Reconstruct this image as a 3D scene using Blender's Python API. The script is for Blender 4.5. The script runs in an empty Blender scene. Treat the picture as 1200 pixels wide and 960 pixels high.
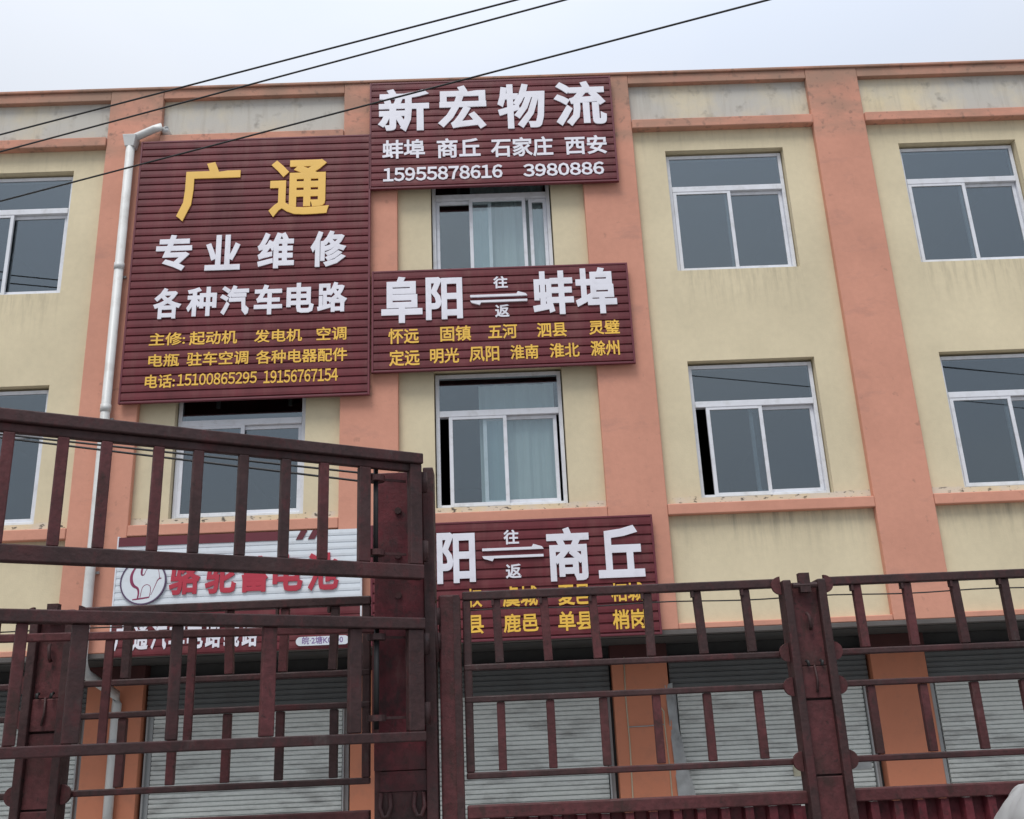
import bpy, bmesh, math, random
from mathutils import Vector, Matrix
R = math.radians
random.seed(7)
S = bpy.context.scene
COL = S.collection

# ---------------------------------------------------------------- camera
FPX, PITCH, YAW, ROLL, DIST, EYE = 1150.0, 0.3233034452964653, 0.018525761330091848, -0.04390095446057849, 12.621440579826483, 1.65
CAM = Vector((0, -DIST, EYE))
cF = Vector((math.sin(YAW)*math.cos(PITCH), math.cos(YAW)*math.cos(PITCH), math.sin(PITCH)))
cR0 = Vector((math.cos(YAW), -math.sin(YAW), 0)); cU0 = cR0.cross(cF)
cR = math.cos(ROLL)*cR0 + math.sin(ROLL)*cU0
cU = -math.sin(ROLL)*cR0 + math.cos(ROLL)*cU0
cam = bpy.data.objects.new('camera', bpy.data.cameras.new('camera'))
COL.objects.link(cam)
m = Matrix((cR, cU, -cF)).transposed().to_4x4(); m.translation = CAM
cam.matrix_world = m
cam.data.sensor_width = 36; cam.data.lens = 36*FPX/1200
cam.data.clip_start = 0.05; cam.data.clip_end = 2000
S.camera = cam

# ---------------------------------------------------------------- light
SUN_EL, SUN_AZ = 60, 205          # azimuth: compass direction the light comes from (180 = behind the camera, -Y)
EXPOSURE = 0.52
w = bpy.data.worlds.new('World'); S.world = w; w.use_nodes = True
N, L = w.node_tree.nodes, w.node_tree.links
N.clear()
out = N.new('ShaderNodeOutputWorld'); bg = N.new('ShaderNodeBackground'); bg.inputs['Strength'].default_value = 0.096
sky = N.new('ShaderNodeTexSky'); sky.sky_type = 'NISHITA'; sky.sun_disc = False
sky.sun_elevation = R(SUN_EL); sky.sun_rotation = R(SUN_AZ); sky.dust_density = 4.0; sky.air_density = 1.0
tc = N.new('ShaderNodeTexCoord')
mp = N.new('ShaderNodeMapping'); mp.inputs['Scale'].default_value = (1.6, 1.6, 4.0); mp.inputs['Rotation'].default_value = (0.15, 0.3, 0.5)
ns = N.new('ShaderNodeTexNoise'); ns.inputs['Scale'].default_value = 1.3; ns.inputs['Detail'].default_value = 4; ns.inputs['Roughness'].default_value = 0.45
cr = N.new('ShaderNodeValToRGB')
cr.color_ramp.elements[0].position = 0.36; cr.color_ramp.elements[0].color = (0.66, 0.72, 0.83, 1)
cr.color_ramp.elements[1].position = 0.66; cr.color_ramp.elements[1].color = (0.73, 0.77, 0.84, 1)
sx = N.new('ShaderNodeSeparateXYZ')
mz = N.new('ShaderNodeMapRange'); mz.inputs[1].default_value = 0; mz.inputs[2].default_value = 1; mz.inputs[3].default_value = 4.7; mz.inputs[4].default_value = 16.5
pz = N.new('ShaderNodeMath'); pz.operation = 'POWER'; pz.use_clamp = True; pz.inputs[1].default_value = 2.0
sc = N.new('ShaderNodeVectorMath'); sc.operation = 'SCALE'
mx = N.new('ShaderNodeMix'); mx.data_type = 'RGBA'; mx.inputs[0].default_value = 0.93
L.new(tc.outputs['Generated'], mp.inputs['Vector']); L.new(mp.outputs[0], ns.inputs['Vector']); L.new(ns.outputs['Fac'], cr.inputs[0])
L.new(tc.outputs['Generated'], sx.inputs[0]); L.new(sx.outputs['Z'], pz.inputs[0]); L.new(pz.outputs[0], mz.inputs[0])
L.new(cr.outputs['Color'], sc.inputs[0]); L.new(mz.outputs[0], sc.inputs['Scale'])
L.new(sky.outputs[0], mx.inputs[6]); L.new(sc.outputs[0], mx.inputs[7])
L.new(mx.outputs[2], bg.inputs['Color']); L.new(bg.outputs[0], out.inputs[0])
sl = bpy.data.lights.new('sun', 'SUN'); sl.energy = 1.5; sl.angle = R(25); sl.color = (1.0, 0.96, 0.90)
so = bpy.data.objects.new('sun', sl); COL.objects.link(so)
az = R(SUN_AZ); el = R(SUN_EL)
to_sun = Vector((math.sin(az)*math.cos(el), math.cos(az)*math.cos(el), math.sin(el)))
so.rotation_euler = to_sun.to_track_quat('Z', 'Y').to_euler()
vs = S.view_settings; vs.view_transform = 'Standard'; vs.look = 'None'; vs.gamma = 1; vs.use_curve_mapping = False; vs.exposure = EXPOSURE

# ---------------------------------------------------------------- projection helpers (pixel of the photograph -> point on a plane)
def ray(x, y): return cF + cR*((x-600)/FPX) - cU*((y-480)/FPX)
def at(x, y, Y=0.0):
    d = ray(x, y); t = (Y + DIST)/d.y
    return CAM + d*t

# ---------------------------------------------------------------- materials
def mat(name, col, rough=0.6, var=0.12, scale=3.0, bump=0.0, bscale=60, metal=0.0, spec=0.5, dirt=None, dirt_amt=0.0, dirt_scale=5, stretch=(1, 1, 1), fine=0.0):
    """base colour broken up by two noises, optional second colour (dirt / rust) in noise patches, optional bump"""
    M = bpy.data.materials.new(name); M.use_nodes = True
    n, l = M.node_tree.nodes, M.node_tree.links
    b = n['Principled BSDF']; b.inputs['Roughness'].default_value = rough; b.inputs['Metallic'].default_value = metal
    b.inputs['Specular IOR Level'].default_value = spec
    t = n.new('ShaderNodeTexCoord')
    def noise(s, det=4, st=(1, 1, 1), r=0.55):
        mp = n.new('ShaderNodeMapping'); mp.inputs['Scale'].default_value = st
        q = n.new('ShaderNodeTexNoise'); q.inputs['Scale'].default_value = s; q.inputs['Detail'].default_value = det; q.inputs['Roughness'].default_value = r
        l.new(t.outputs['Object'], mp.inputs[0]); l.new(mp.outputs[0], q.inputs['Vector']); return q.outputs['Fac']
    def rng(v, a, b_, c, d):
        q = n.new('ShaderNodeMapRange'); q.inputs[1].default_value = a; q.inputs[2].default_value = b_; q.inputs[3].default_value = c; q.inputs[4].default_value = d
        l.new(v, q.inputs[0]); return q.outputs[0]
    def mixc(f, a, b_, mode='MIX'):
        q = n.new('ShaderNodeMix'); q.data_type = 'RGBA'; q.blend_type = mode
        for s, v in ((0, f), (6, a), (7, b_)):
            if isinstance(v, (int, float)): q.inputs[s].default_value = v
            elif isinstance(v, tuple): q.inputs[s].default_value = v if len(v) == 4 else v + (1,)
            else: l.new(v, q.inputs[s])
        return q.outputs[2]
    k = rng(noise(scale, 5, stretch), 0.3, 0.7, 1-var, 1+var)
    vm = n.new('ShaderNodeVectorMath'); vm.operation = 'SCALE'; vm.inputs[0].default_value = col; l.new(k, vm.inputs['Scale'])
    c = vm.outputs[0]
    if fine:
        k2 = rng(noise(scale*14, 3), 0.3, 0.7, 1-fine, 1+fine)
        v2 = n.new('ShaderNodeVectorMath'); v2.operation = 'SCALE'; l.new(c, v2.inputs[0]); l.new(k2, v2.inputs['Scale']); c = v2.outputs[0]
    if dirt:
        f = rng(noise(dirt_scale, 8, stretch, 0.65), 0.5, 0.72, 0, dirt_amt)
        c = mixc(f, c, dirt)
    if bump:
        bn = n.new('ShaderNodeBump'); bn.inputs['Strength'].default_value = bump; bn.inputs['Distance'].default_value = 0.01
        l.new(noise(bscale, 6), bn.inputs['Height']); l.new(bn.outputs[0], b.inputs['Normal'])
    l.new(c, b.inputs['Base Color'])
    M['_tools'] = 0
    mat.last = (M, n, l, b, t, noise, rng, mixc, c)
    return M

def wall_paint(name, col, patches):
    """painted render with grime: streaks below the first floor band, pale bare plaster in the parapet panels"""
    mat(name, col, rough=0.85, var=0.09, scale=0.8, bump=0.16, bscale=45, spec=0.25, fine=0.03)
    M, n, l, b, t, noise, rng, mixc, c = mat.last
    g = n.new('ShaderNodeSeparateXYZ'); l.new(t.outputs['Object'], g.inputs[0])
    z = g.outputs['Z']
    def mul(*a):
        o = a[0]
        for x in a[1:]:
            q = n.new('ShaderNodeMath'); q.operation = 'MULTIPLY'; l.new(o, q.inputs[0]); l.new(x, q.inputs[1]); o = q.outputs[0]
        return o
    streak = noise(1.0, 6, (9, 1, 0.9), 0.7)
    if patches:
        # mould streaks hanging below the band
        m1 = mul(rng(z, 3.55, 4.33, 0, 1), rng(z, 3.55, 4.33, 0, 1), rng(streak, 0.44, 0.68, 0, 0.75), rng(noise(0.7, 3), 0.35, 0.62, 0.15, 1), rng(z, 4.34, 4.36, 1, 0))
        c = mixc(m1, c, (0.17, 0.16, 0.12))
        # run marks under the top windows
        md = n.new('ShaderNodeMath'); md.operation = 'FLOORED_MODULO'; md.inputs[1].default_value = 3.5
        ad = n.new('ShaderNodeMath'); ad.operation = 'ADD'; ad.inputs[1].default_value = 5.19+35.0; l.new(t.outputs['Object'], g.inputs[0])
        l.new(g.outputs['X'], ad.inputs[0]); l.new(ad.outputs[0], md.inputs[0]); xm = md.outputs[0]
        m2 = mul(rng(xm, 0.75, 1.0, 0, 1), rng(xm, 2.5, 2.75, 1, 0), rng(z, 7.1, 7.86, 0, 1), rng(streak, 0.46, 0.68, 0, 0.5), rng(z, 7.9, 7.92, 1, 0))
        c = mixc(m2, c, (0.25, 0.22, 0.16))
        # black flecks and pale filler under first floor windows
        m3 = mul(rng(z, 4.44, 4.46, 0, 1), rng(z, 4.56, 4.58, 1, 0))
        c = mixc(mul(m3, rng(noise(3, 3), 0.4, 0.55, 0, 0.7)), c, (0.62, 0.58, 0.50))
        c = mixc(mul(m3, rng(noise(22, 6, (0.5, 1, 1)), 0.57, 0.64, 0, 0.9)), c, (0.06, 0.055, 0.05))
        # bare grey plaster on parapet
        m4 = mul(rng(z, 10.2, 10.34, 0, 1), rng(noise(0.55, 7, (1, 1, 0.8), 0.6), 0.34, 0.5, 0, 0.9))
        c = mixc(m4, c, (0.50, 0.49, 0.46))
        c = mixc(mul(rng(z, 10.2, 10.34, 0, 1), rng(noise(4, 8), 0.58, 0.75, 0, 0.8)), c, (0.22, 0.20, 0.17))
        c = mixc(mul(rng(z, 9.4, 10.17, 0, 1), rng(streak, 0.5, 0.75, 0, 0.35)), c, (0.28, 0.24, 0.18))
    else:
        # weathered brown top and ledges, dark runs
        c = mixc(mul(rng(z, 10.6, 11.0, 0, 1), rng(noise(1.5, 7), 0.3, 0.6, 0.15, 0.8)), c, (0.29, 0.19, 0.14))
        c = mixc(mul(rng(z, 9.9, 10.1, 0, 1), rng(noise(1.1, 7, (1, 1, 3)), 0.4, 0.6, 0, 0.6)), c, (0.33, 0.22, 0.165))
        c = mixc(mul(rng(z, 9.9, 10.1, 0, 1), rng(noise(9, 6), 0.56, 0.7, 0, 0.6)), c, (0.16, 0.12, 0.10))
        c = mixc(rng(streak, 0.62, 0.8, 0, 0.22), c, (0.30, 0.16, 0.12))
        c = mixc(rng(noise(0.8, 6), 0.6, 0.75, 0, 0.3), c, (0.42, 0.17, 0.12))
        c = mixc(rng(noise(5, 8), 0.66, 0.74, 0, 0.5), c, (0.22, 0.13, 0.10))
        c = mixc(rng(noise(1.6, 7, (0.7, 1, 1.6), 0.7), 0.56, 0.72, 0, 0.45), c, (0.36, 0.20, 0.165))
    l.new(c, b.inputs['Base Color'])
    return M

def glass_mat(name, tint, ior):
    M = bpy.data.materials.new(name); M.use_nodes = True
    n, l = M.node_tree.nodes, M.node_tree.links; n.clear()
    o = n.new('ShaderNodeOutputMaterial'); mi = n.new('ShaderNodeMixShader'); tr = n.new('ShaderNodeBsdfTransparent'); gl = n.new('ShaderNodeBsdfGlossy'); fr = n.new('ShaderNodeValue')
    tr.inputs['Color'].default_value = tint + (1,)
    gl.inputs['Roughness'].default_value = 0.015; gl.inputs['Color'].default_value = (0.86, 0.95, 1.0, 1)
    fr.outputs[0].default_value = ior      # share reflected at each face
    l.new(fr.outputs[0], mi.inputs[0]); l.new(tr.outputs[0], mi.inputs[1]); l.new(gl.outputs[0], mi.inputs[2]); l.new(mi.outputs[0], o.inputs[0])
    return M

M = {}
M['cream'] = wall_paint('cream_paint', (0.65, 0.568, 0.395), True)
M['salmon'] = wall_paint('salmon_paint', (0.60, 0.29, 0.208), False)
M['concrete'] = mat('bare_concrete', (0.11, 0.10, 0.095), 0.9, 0.15, 3, bump=0.2)
M['orange'] = mat('orange_paint', (0.56, 0.205, 0.112), 0.7, 0.08, 1.5, bump=0.08, dirt=(0.25, 0.12, 0.08), dirt_amt=0.4, dirt_scale=3)
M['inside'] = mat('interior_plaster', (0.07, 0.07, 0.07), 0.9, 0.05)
M['pier_head'] = mat('dark_red_pier_head', (0.060, 0.016, 0.015), 0.8, 0.2, 3)
M['roof'] = mat('roof_felt', (0.06, 0.06, 0.06), 0.9)
M['recess'] = mat('recess_wall', (0.05, 0.05, 0.05), 0.9, 0.2)  # near-black base stands in for shade on the recess wall and soffit
M['upvc'] = mat('white_upvc', (0.70, 0.72, 0.77), 0.35, 0.05, 4, dirt=(0.35, 0.34, 0.32), dirt_amt=0.35, dirt_scale=7)
M['glass'] = glass_mat('window_glass', (0.55, 0.60, 0.62), 0.18)
M['clear_glass'] = glass_mat('clear_window_glass', (0.88, 0.92, 0.92), 0.135)
M['curtain'] = mat('pale_curtain', (0.40, 0.46, 0.47), 0.9, 0.06, 2)
M['pipe'] = mat('grey_pvc_pipe', (0.60, 0.61, 0.60), 0.4, 0.06, 3, dirt=(0.33, 0.30, 0.27), dirt_amt=0.5, dirt_scale=4)
M['shutter'] = mat('shutter_steel', (0.64, 0.67, 0.64), 0.5, 0.10, 1.2, dirt=(0.25, 0.25, 0.24), dirt_amt=0.75, dirt_scale=3.0, stretch=(0.6, 1, 2.4), fine=0.05)
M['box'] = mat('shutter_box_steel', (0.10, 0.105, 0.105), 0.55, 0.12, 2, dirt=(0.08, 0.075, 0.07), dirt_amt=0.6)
M['rail'] = mat('guide_rail_alloy', (0.36, 0.37, 0.37), 0.45, 0.1, 3)
M['maroon'] = mat('maroon_sign_panel', (0.128, 0.021, 0.028), 0.55, 0.20, 1.2, spec=0.35, dirt=(0.17, 0.065, 0.06), dirt_amt=0.55, dirt_scale=1.6, stretch=(3, 1, 0.5), fine=0.05)
M['maroon_edge'] = mat('maroon_sign_edge', (0.13, 0.020, 0.032), 0.5, 0.12, 2)
M['white_panel'] = mat('white_sign_panel', (0.66, 0.71, 0.76), 0.5, 0.05, 1.0, dirt=(0.45, 0.45, 0.46), dirt_amt=0.3)
M['white_letter'] = mat('white_acrylic', (0.76, 0.76, 0.83), 0.45, 0.05, 2, dirt=(0.45, 0.42, 0.45), dirt_amt=0.25)
M['gold_letter'] = mat('gold_acrylic', (0.80, 0.49, 0.10), 0.45, 0.06, 2)
M['yellow_letter'] = mat('yellow_vinyl', (0.82, 0.50, 0.07), 0.5, 0.08, 2)
M['red_letter'] = mat('red_acrylic', (0.44, 0.035, 0.06), 0.4, 0.06, 2)
M['ring'] = mat('plum_print', (0.09, 0.05, 0.11), 0.5)
M['camel'] = mat('crimson_print', (0.27, 0.035, 0.10), 0.5)
M['violet_print'] = mat('violet_print', (0.20, 0.12, 0.30), 0.5)
def truck_paint(name, col, rust, worn):
    mat(name, col, rough=0.6, var=0.30, scale=2.2, bump=0.25, bscale=55, spec=0.35, dirt=rust, dirt_amt=0.9, dirt_scale=3.0, fine=0.22)
    M_, n, l, b, t, noise, rng, mixc, c = mat.last
    c = mixc(rng(noise(14, 8, (1, 1, 0.5), 0.7), 0.54, 0.66, 0, 0.75), c, rust)            # small chips and rust spots
    c = mixc(rng(noise(7, 8, (1, 1, 0.35), 0.7), 0.60, 0.70, 0, 0.55), c, worn)            # scuffed, dusty places
    c = mixc(rng(noise(38, 5), 0.60, 0.70, 0, 0.6), c, (0.018, 0.013, 0.012))
    l.new(c, b.inputs['Base Color']); l.new(rng(noise(9, 5), 0.35, 0.65, 0.45, 0.75), b.inputs['Roughness'])
    return M_
M['truck'] = truck_paint('dark_red_truck_paint', (0.082, 0.023, 0.025), (0.034, 0.018, 0.015), (0.105, 0.058, 0.055))
M['truck_red'] = truck_paint('red_truck_panel', (0.095, 0.016, 0.022), (0.026, 0.016, 0.016), (0.10, 0.05, 0.048))
M['truck_dark'] = truck_paint('grimy_truck_steel', (0.042, 0.020, 0.020), (0.078, 0.020, 0.022), (0.075, 0.062, 0.058))
M['sticker'] = mat('faded_sticker', (0.40, 0.38, 0.28), 0.7, 0.3, 8)
M['film'] = mat('grey_plastic_film', (0.33, 0.34, 0.34), 0.4, 0.2, 6)
M['black'] = mat('black_rubber', (0.012, 0.012, 0.013), 0.6)
M['wire'] = mat('grey_wire', (0.10, 0.09, 0.08), 0.6)
M['cable'] = mat('cream_cable', (0.45, 0.38, 0.27), 0.6)
M['tarp'] = mat('white_tarpaulin', (0.36, 0.36, 0.355), 0.55, 0.08, 3, bump=0.25, bscale=9, dirt=(0.4, 0.4, 0.4), dirt_amt=0.4)
M['ground'] = mat('yard_concrete', (0.26, 0.25, 0.235), 0.9, 0.25, 0.4, bump=0.3, bscale=20, dirt=(0.12, 0.11, 0.10), dirt_amt=0.6, dirt_scale=0.7, fine=0.1)

# ---------------------------------------------------------------- mesh helpers
class MB:
    def __init__(s): s.v = []; s.f = []; s.sm = False
    def add(s, vs, fs):
        o = len(s.v); s.v += [tuple(p) for p in vs]; s.f += [tuple(i+o for i in f) for f in fs]; return s
    def box(s, x0, x1, y0, y1, z0, z1):
        return s.add([(x0,y0,z0),(x1,y0,z0),(x1,y1,z0),(x0,y1,z0),(x0,y0,z1),(x1,y0,z1),(x1,y1,z1),(x0,y1,z1)],
                     [(0,3,2,1),(4,5,6,7),(0,1,5,4),(1,2,6,5),(2,3,7,6),(3,0,4,7)])
    def bar(s, a, b, w, d, up=(0,0,1)):
        """box beam from a to b; w across (side), d along 'up'"""
        a, b = Vector(a), Vector(b); t = (b-a).normalized(); u = Vector(up)
        sd = t.cross(u).normalized(); u = sd.cross(t).normalized()
        vs = [p + sd*i*w/2 + u*j*d/2 for p in (a, b) for i, j in ((-1,-1),(1,-1),(1,1),(-1,1))]
        return s.add(vs, [(0,1,2,3),(7,6,5,4),(0,4,5,1),(1,5,6,2),(2,6,7,3),(3,7,4,0)])
    def tube(s, pts, r, n=10, cap=True):
        pts = [Vector(p) for p in pts]; rings = []
        for i, p in enumerate(pts):
            t = (pts[min(i+1, len(pts)-1)] - pts[max(i-1, 0)]).normalized()
            u = Vector((0,1,0)) if abs(t.y) < 0.9 else Vector((1,0,0))
            a = t.cross(u).normalized(); b = t.cross(a).normalized()
            rr = r[i] if isinstance(r, (list, tuple)) else r
            rings.append([p + a*math.cos(2*math.pi*k/n)*rr + b*math.sin(2*math.pi*k/n)*rr for k in range(n)])
        o = len(s.v); s.v += [tuple(p) for q in rings for p in q]
        for i in range(len(pts)-1):
            for k in range(n):
                s.f.append((o+i*n+k, o+i*n+(k+1)%n, o+(i+1)*n+(k+1)%n, o+(i+1)*n+k))
        if cap: s.f.append(tuple(o+k for k in range(n))[::-1]); s.f.append(tuple(o+(len(pts)-1)*n+k for k in range(n)))
        s.sm = True
        return s
    def profile(s, prof, x0, x1):
        """closed (y,z) profile swept along x"""
        n = len(prof); o = len(s.v)
        s.v += [(x0,y,z) for y, z in prof] + [(x1,y,z) for y, z in prof]
        for i in range(n): s.f.append((o+i, o+(i+1)%n, o+n+(i+1)%n, o+n+i))
        s.f.append(tuple(o+i for i in range(n))[::-1]); s.f.append(tuple(o+n+i for i in range(n)))
        return s
    def disc(s, c, r, y0, y1, n=40, r_in=0, a0=0, a1=360):
        """flat disc or ring in the XZ plane between y0 (front) and y1"""
        o = len(s.v)
        full = abs(a1-a0) >= 360; cnt = n if full else n+1
        for k in range(cnt):
            a = R(a0 + (a1-a0)*k/n)
            for rr in ((r, r_in) if r_in else (r,)):
                for y in (y0, y1): s.v.append((c[0]+math.cos(a)*rr, y, c[1]+math.sin(a)*rr))
        st = 4 if r_in else 2
        for k in range(n):
            a = o+k*st; b = o+((k+1) % cnt)*st
            s.f.append((a, a+1, b+1, b))
            if r_in: s.f += [(a+2, b+2, b+3, a+3), (a, b, b+2, a+2), (a+1, a+3, b+3, b+1)]
        if not r_in:
            s.f.append(tuple(o+k*2 for k in range(cnt))); s.f.append(tuple(o+k*2+1 for k in range(cnt))[::-1])
        elif not full:
            s.f += [(o, o+2, o+3, o+1), (o+n*4, o+n*4+1, o+n*4+3, o+n*4+2)]
        return s
    def build(s, name, m, parent=None, bevel=0, label=None, smooth=None):
        me = bpy.data.meshes.new(name); me.from_pydata(s.v, [], s.f); me.validate()
        bm = bmesh.new(); bm.from_mesh(me); bmesh.ops.recalc_face_normals(bm, faces=bm.faces); bm.to_mesh(me); bm.free()
        me.materials.append(m)
        if s.sm if smooth is None else smooth:
            for p in me.polygons: p.use_smooth = True
        o = bpy.data.objects.new(name, me); COL.objects.link(o)
        if parent is not None:
            o.parent = parent
            W = parent_world(parent)
            o.matrix_parent_inverse = W.inverted()
        if bevel:
            b = o.modifiers.new('bevel', 'BEVEL'); b.width = bevel; b.segments = 2; b.limit_method = 'ANGLE'; b.angle_limit = R(40)
        if label: o['label'] = label
        return o
def parent_world(p):
    mw = p.matrix_basis.copy()
    while p.parent is not None:
        mw = p.parent.matrix_basis @ p.matrix_parent_inverse @ mw if False else mw
        p = p.parent
    return mw
def B(x0, x1, y0, y1, z0, z1): return MB().box(x0, x1, y0, y1, z0, z1)
def thing(name, label, cat, loc=(0,0,0), group=None):
    if name == 'sign_board' and 'maroon' in label: group = 'maroon ribbed shop signs'
    o = bpy.data.objects.new(name, None); COL.objects.link(o); o.location = loc
    o.empty_display_size = 0.2
    o['label'] = label; o['category'] = cat
    if group: o['group'] = group
    return o
def tag(o, label, cat, group=None):
    o['label'] = label; o['category'] = cat
    if group: o['group'] = group
    return o

# ---------------------------------------------------------------- ground
g = MB().add([(-400,-400,0),(400,-400,0),(400,400,0),(-400,400,0)], [(0,1,2,3)]).build('ground', M['ground']); g['kind'] = 'structure'

# ================================================================ BUILDING
BAY, X0, PW = 3.5, -5.19, 0.786
PC = [X0 + BAY*k for k in range(-2, 6)]                # pilaster centres
XL, XR = PC[0]-PW/2, PC[-1]+PW/2
TOP = 11.18; PROUD = -0.10; REC = 1.10; LINT = 2.79
WIN_W = 1.76; Z2 = (4.555, 6.485); Z3 = (7.87, 9.845)
bld = thing('shop_building', 'three storey cream and salmon pink shop building behind the red trailer', 'building', ((XL+XR)/2, 0, 0))
bays = [((PC[i]+PW/2), (PC[i+1]-PW/2)) for i in range(len(PC)-1)]
cents = [(PC[i]+PC[i+1])/2 for i in range(len(PC)-1)]

def holed_wall(x0, x1, z0, z1, holes, y0, y1):
    mb = MB()
    xs = sorted({x0, x1, *[h[0] for h in holes], *[h[1] for h in holes]}); zs = sorted({z0, z1, *[h[2] for h in holes], *[h[3] for h in holes]})
    def hole(xa, xb, za, zb): return any(h[0] <= xa+1e-6 and xb <= h[1]+1e-6 and h[2] <= za+1e-6 and zb <= h[3]+1e-6 for h in holes)
    for i in range(len(xs)-1):
        for j in range(len(zs)-1):
            xa, xb, za, zb = xs[i], xs[i+1], zs[j], zs[j+1]
            if hole(xa, xb, za, zb): continue
            mb.add([(xa,y0,za),(xb,y0,za),(xb,y0,zb),(xa,y0,zb)], [(0,1,2,3)])
            mb.add([(xa,y1,za),(xb,y1,za),(xb,y1,zb),(xa,y1,zb)], [(3,2,1,0)])
    for xa, xb, za, zb in holes:
        mb.add([(xa,y0,za),(xb,y0,za),(xb,y0,zb),(xa,y0,zb),(xa,y1,za),(xb,y1,za),(xb,y1,zb),(xa,y1,zb)], [(0,4,5,1),(1,5,6,2),(2,6,7,3),(3,7,4,0)])
    mb.add([(x0,y0,z0),(x1,y0,z0),(x1,y0,z1),(x0,y0,z1),(x0,y1,z0),(x1,y1,z0),(x1,y1,z1),(x0,y1,z1)], [(0,1,5,4),(1,2,6,5),(2,3,7,6),(3,0,4,7)])
    return mb
def weld(o):
    bm = bmesh.new(); bm.from_mesh(o.data); bmesh.ops.remove_doubles(bm, verts=bm.verts, dist=1e-5); bmesh.ops.recalc_face_normals(bm, faces=bm.faces); bm.to_mesh(o.data); bm.free(); return o
holes = []
for c in cents:
    for z in (Z2, Z3): holes.append((c-WIN_W/2, c+WIN_W/2, z[0], z[1]))
holed_wall(XL+0.05, XR-0.05, LINT+0.08, TOP-0.05, holes, 0.0, 0.24).build('wall', M['cream'], bld)
# shell
MB().box(XL+0.05, XL+0.29, 0.245, 9, 0, TOP-0.05).build('side_wall', M['cream'], bld)
MB().box(XR-0.29, XR-0.05, 0.245, 9, 0, TOP-0.05).build('side_wall', M['cream'], bld)
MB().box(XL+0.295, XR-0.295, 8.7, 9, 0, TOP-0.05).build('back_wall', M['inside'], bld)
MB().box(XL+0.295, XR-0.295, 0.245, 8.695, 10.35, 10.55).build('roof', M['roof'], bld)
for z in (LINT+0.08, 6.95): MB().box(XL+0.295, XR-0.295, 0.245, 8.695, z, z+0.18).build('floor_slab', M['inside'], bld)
# party walls between the rooms
for x in PC[1:-1]:
    for z0, z1 in ((LINT+0.27, 6.945), (7.135, 10.345)):
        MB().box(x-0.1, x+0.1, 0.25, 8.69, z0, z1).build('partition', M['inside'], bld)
# concrete lintel over the shopfronts (its underside is the soffit of the recess)
MB().box(XL, XR, PROUD-0.004, 0.05, LINT+0.01, LINT+0.068).build('lintel', M['concrete'], bld, bevel=0.006)
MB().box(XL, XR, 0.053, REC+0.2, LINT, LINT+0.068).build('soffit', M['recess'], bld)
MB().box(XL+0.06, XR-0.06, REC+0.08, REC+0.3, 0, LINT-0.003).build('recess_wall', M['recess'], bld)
for x in PC:
    MB().box(x-PW/2, x+PW/2, PROUD, 0.003, LINT+0.071, TOP-0.045).build('pilaster', M['salmon'], bld, bevel=0.012)
    MB().box(x-PW/2+0.02, x+PW/2-0.02, REC-0.12, REC+0.078, 0, 2.60).build('shop_pier', M['orange'], bld, bevel=0.01)
    MB().box(x-PW/2+0.01, x+PW/2-0.01, REC-0.13, REC+0.078, 2.603, LINT-0.003).build('pier_head', M['pier_head'], bld)  # dark maroon block topping each pier
MB().box(XL-0.02, XR+0.02, PROUD-0.025, 0.30, TOP-0.043, TOP).build('coping', M['salmon'], bld, bevel=0.01)
for (a, b) in bays:
    a += 0.002; b -= 0.002
    MB().box(a, b, PROUD+0.008, 0.003, 10.985, TOP-0.046).build('parapet_beam', M['salmon'], bld, bevel=0.008)
    MB().box(a, b, PROUD-0.03, 0.003, 10.175, 10.325).build('ledge', M['salmon'], bld, bevel=0.012)
    MB().box(a, b, PROUD-0.01, 0.003, 4.32, 4.465).build('sill_band', M['salmon'], bld, bevel=0.012)
    MB().box(a, b, PROUD+0.01, 0.003, LINT+0.073, 2.935).build('base_band', M['salmon'], bld, bevel=0.01)

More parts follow.
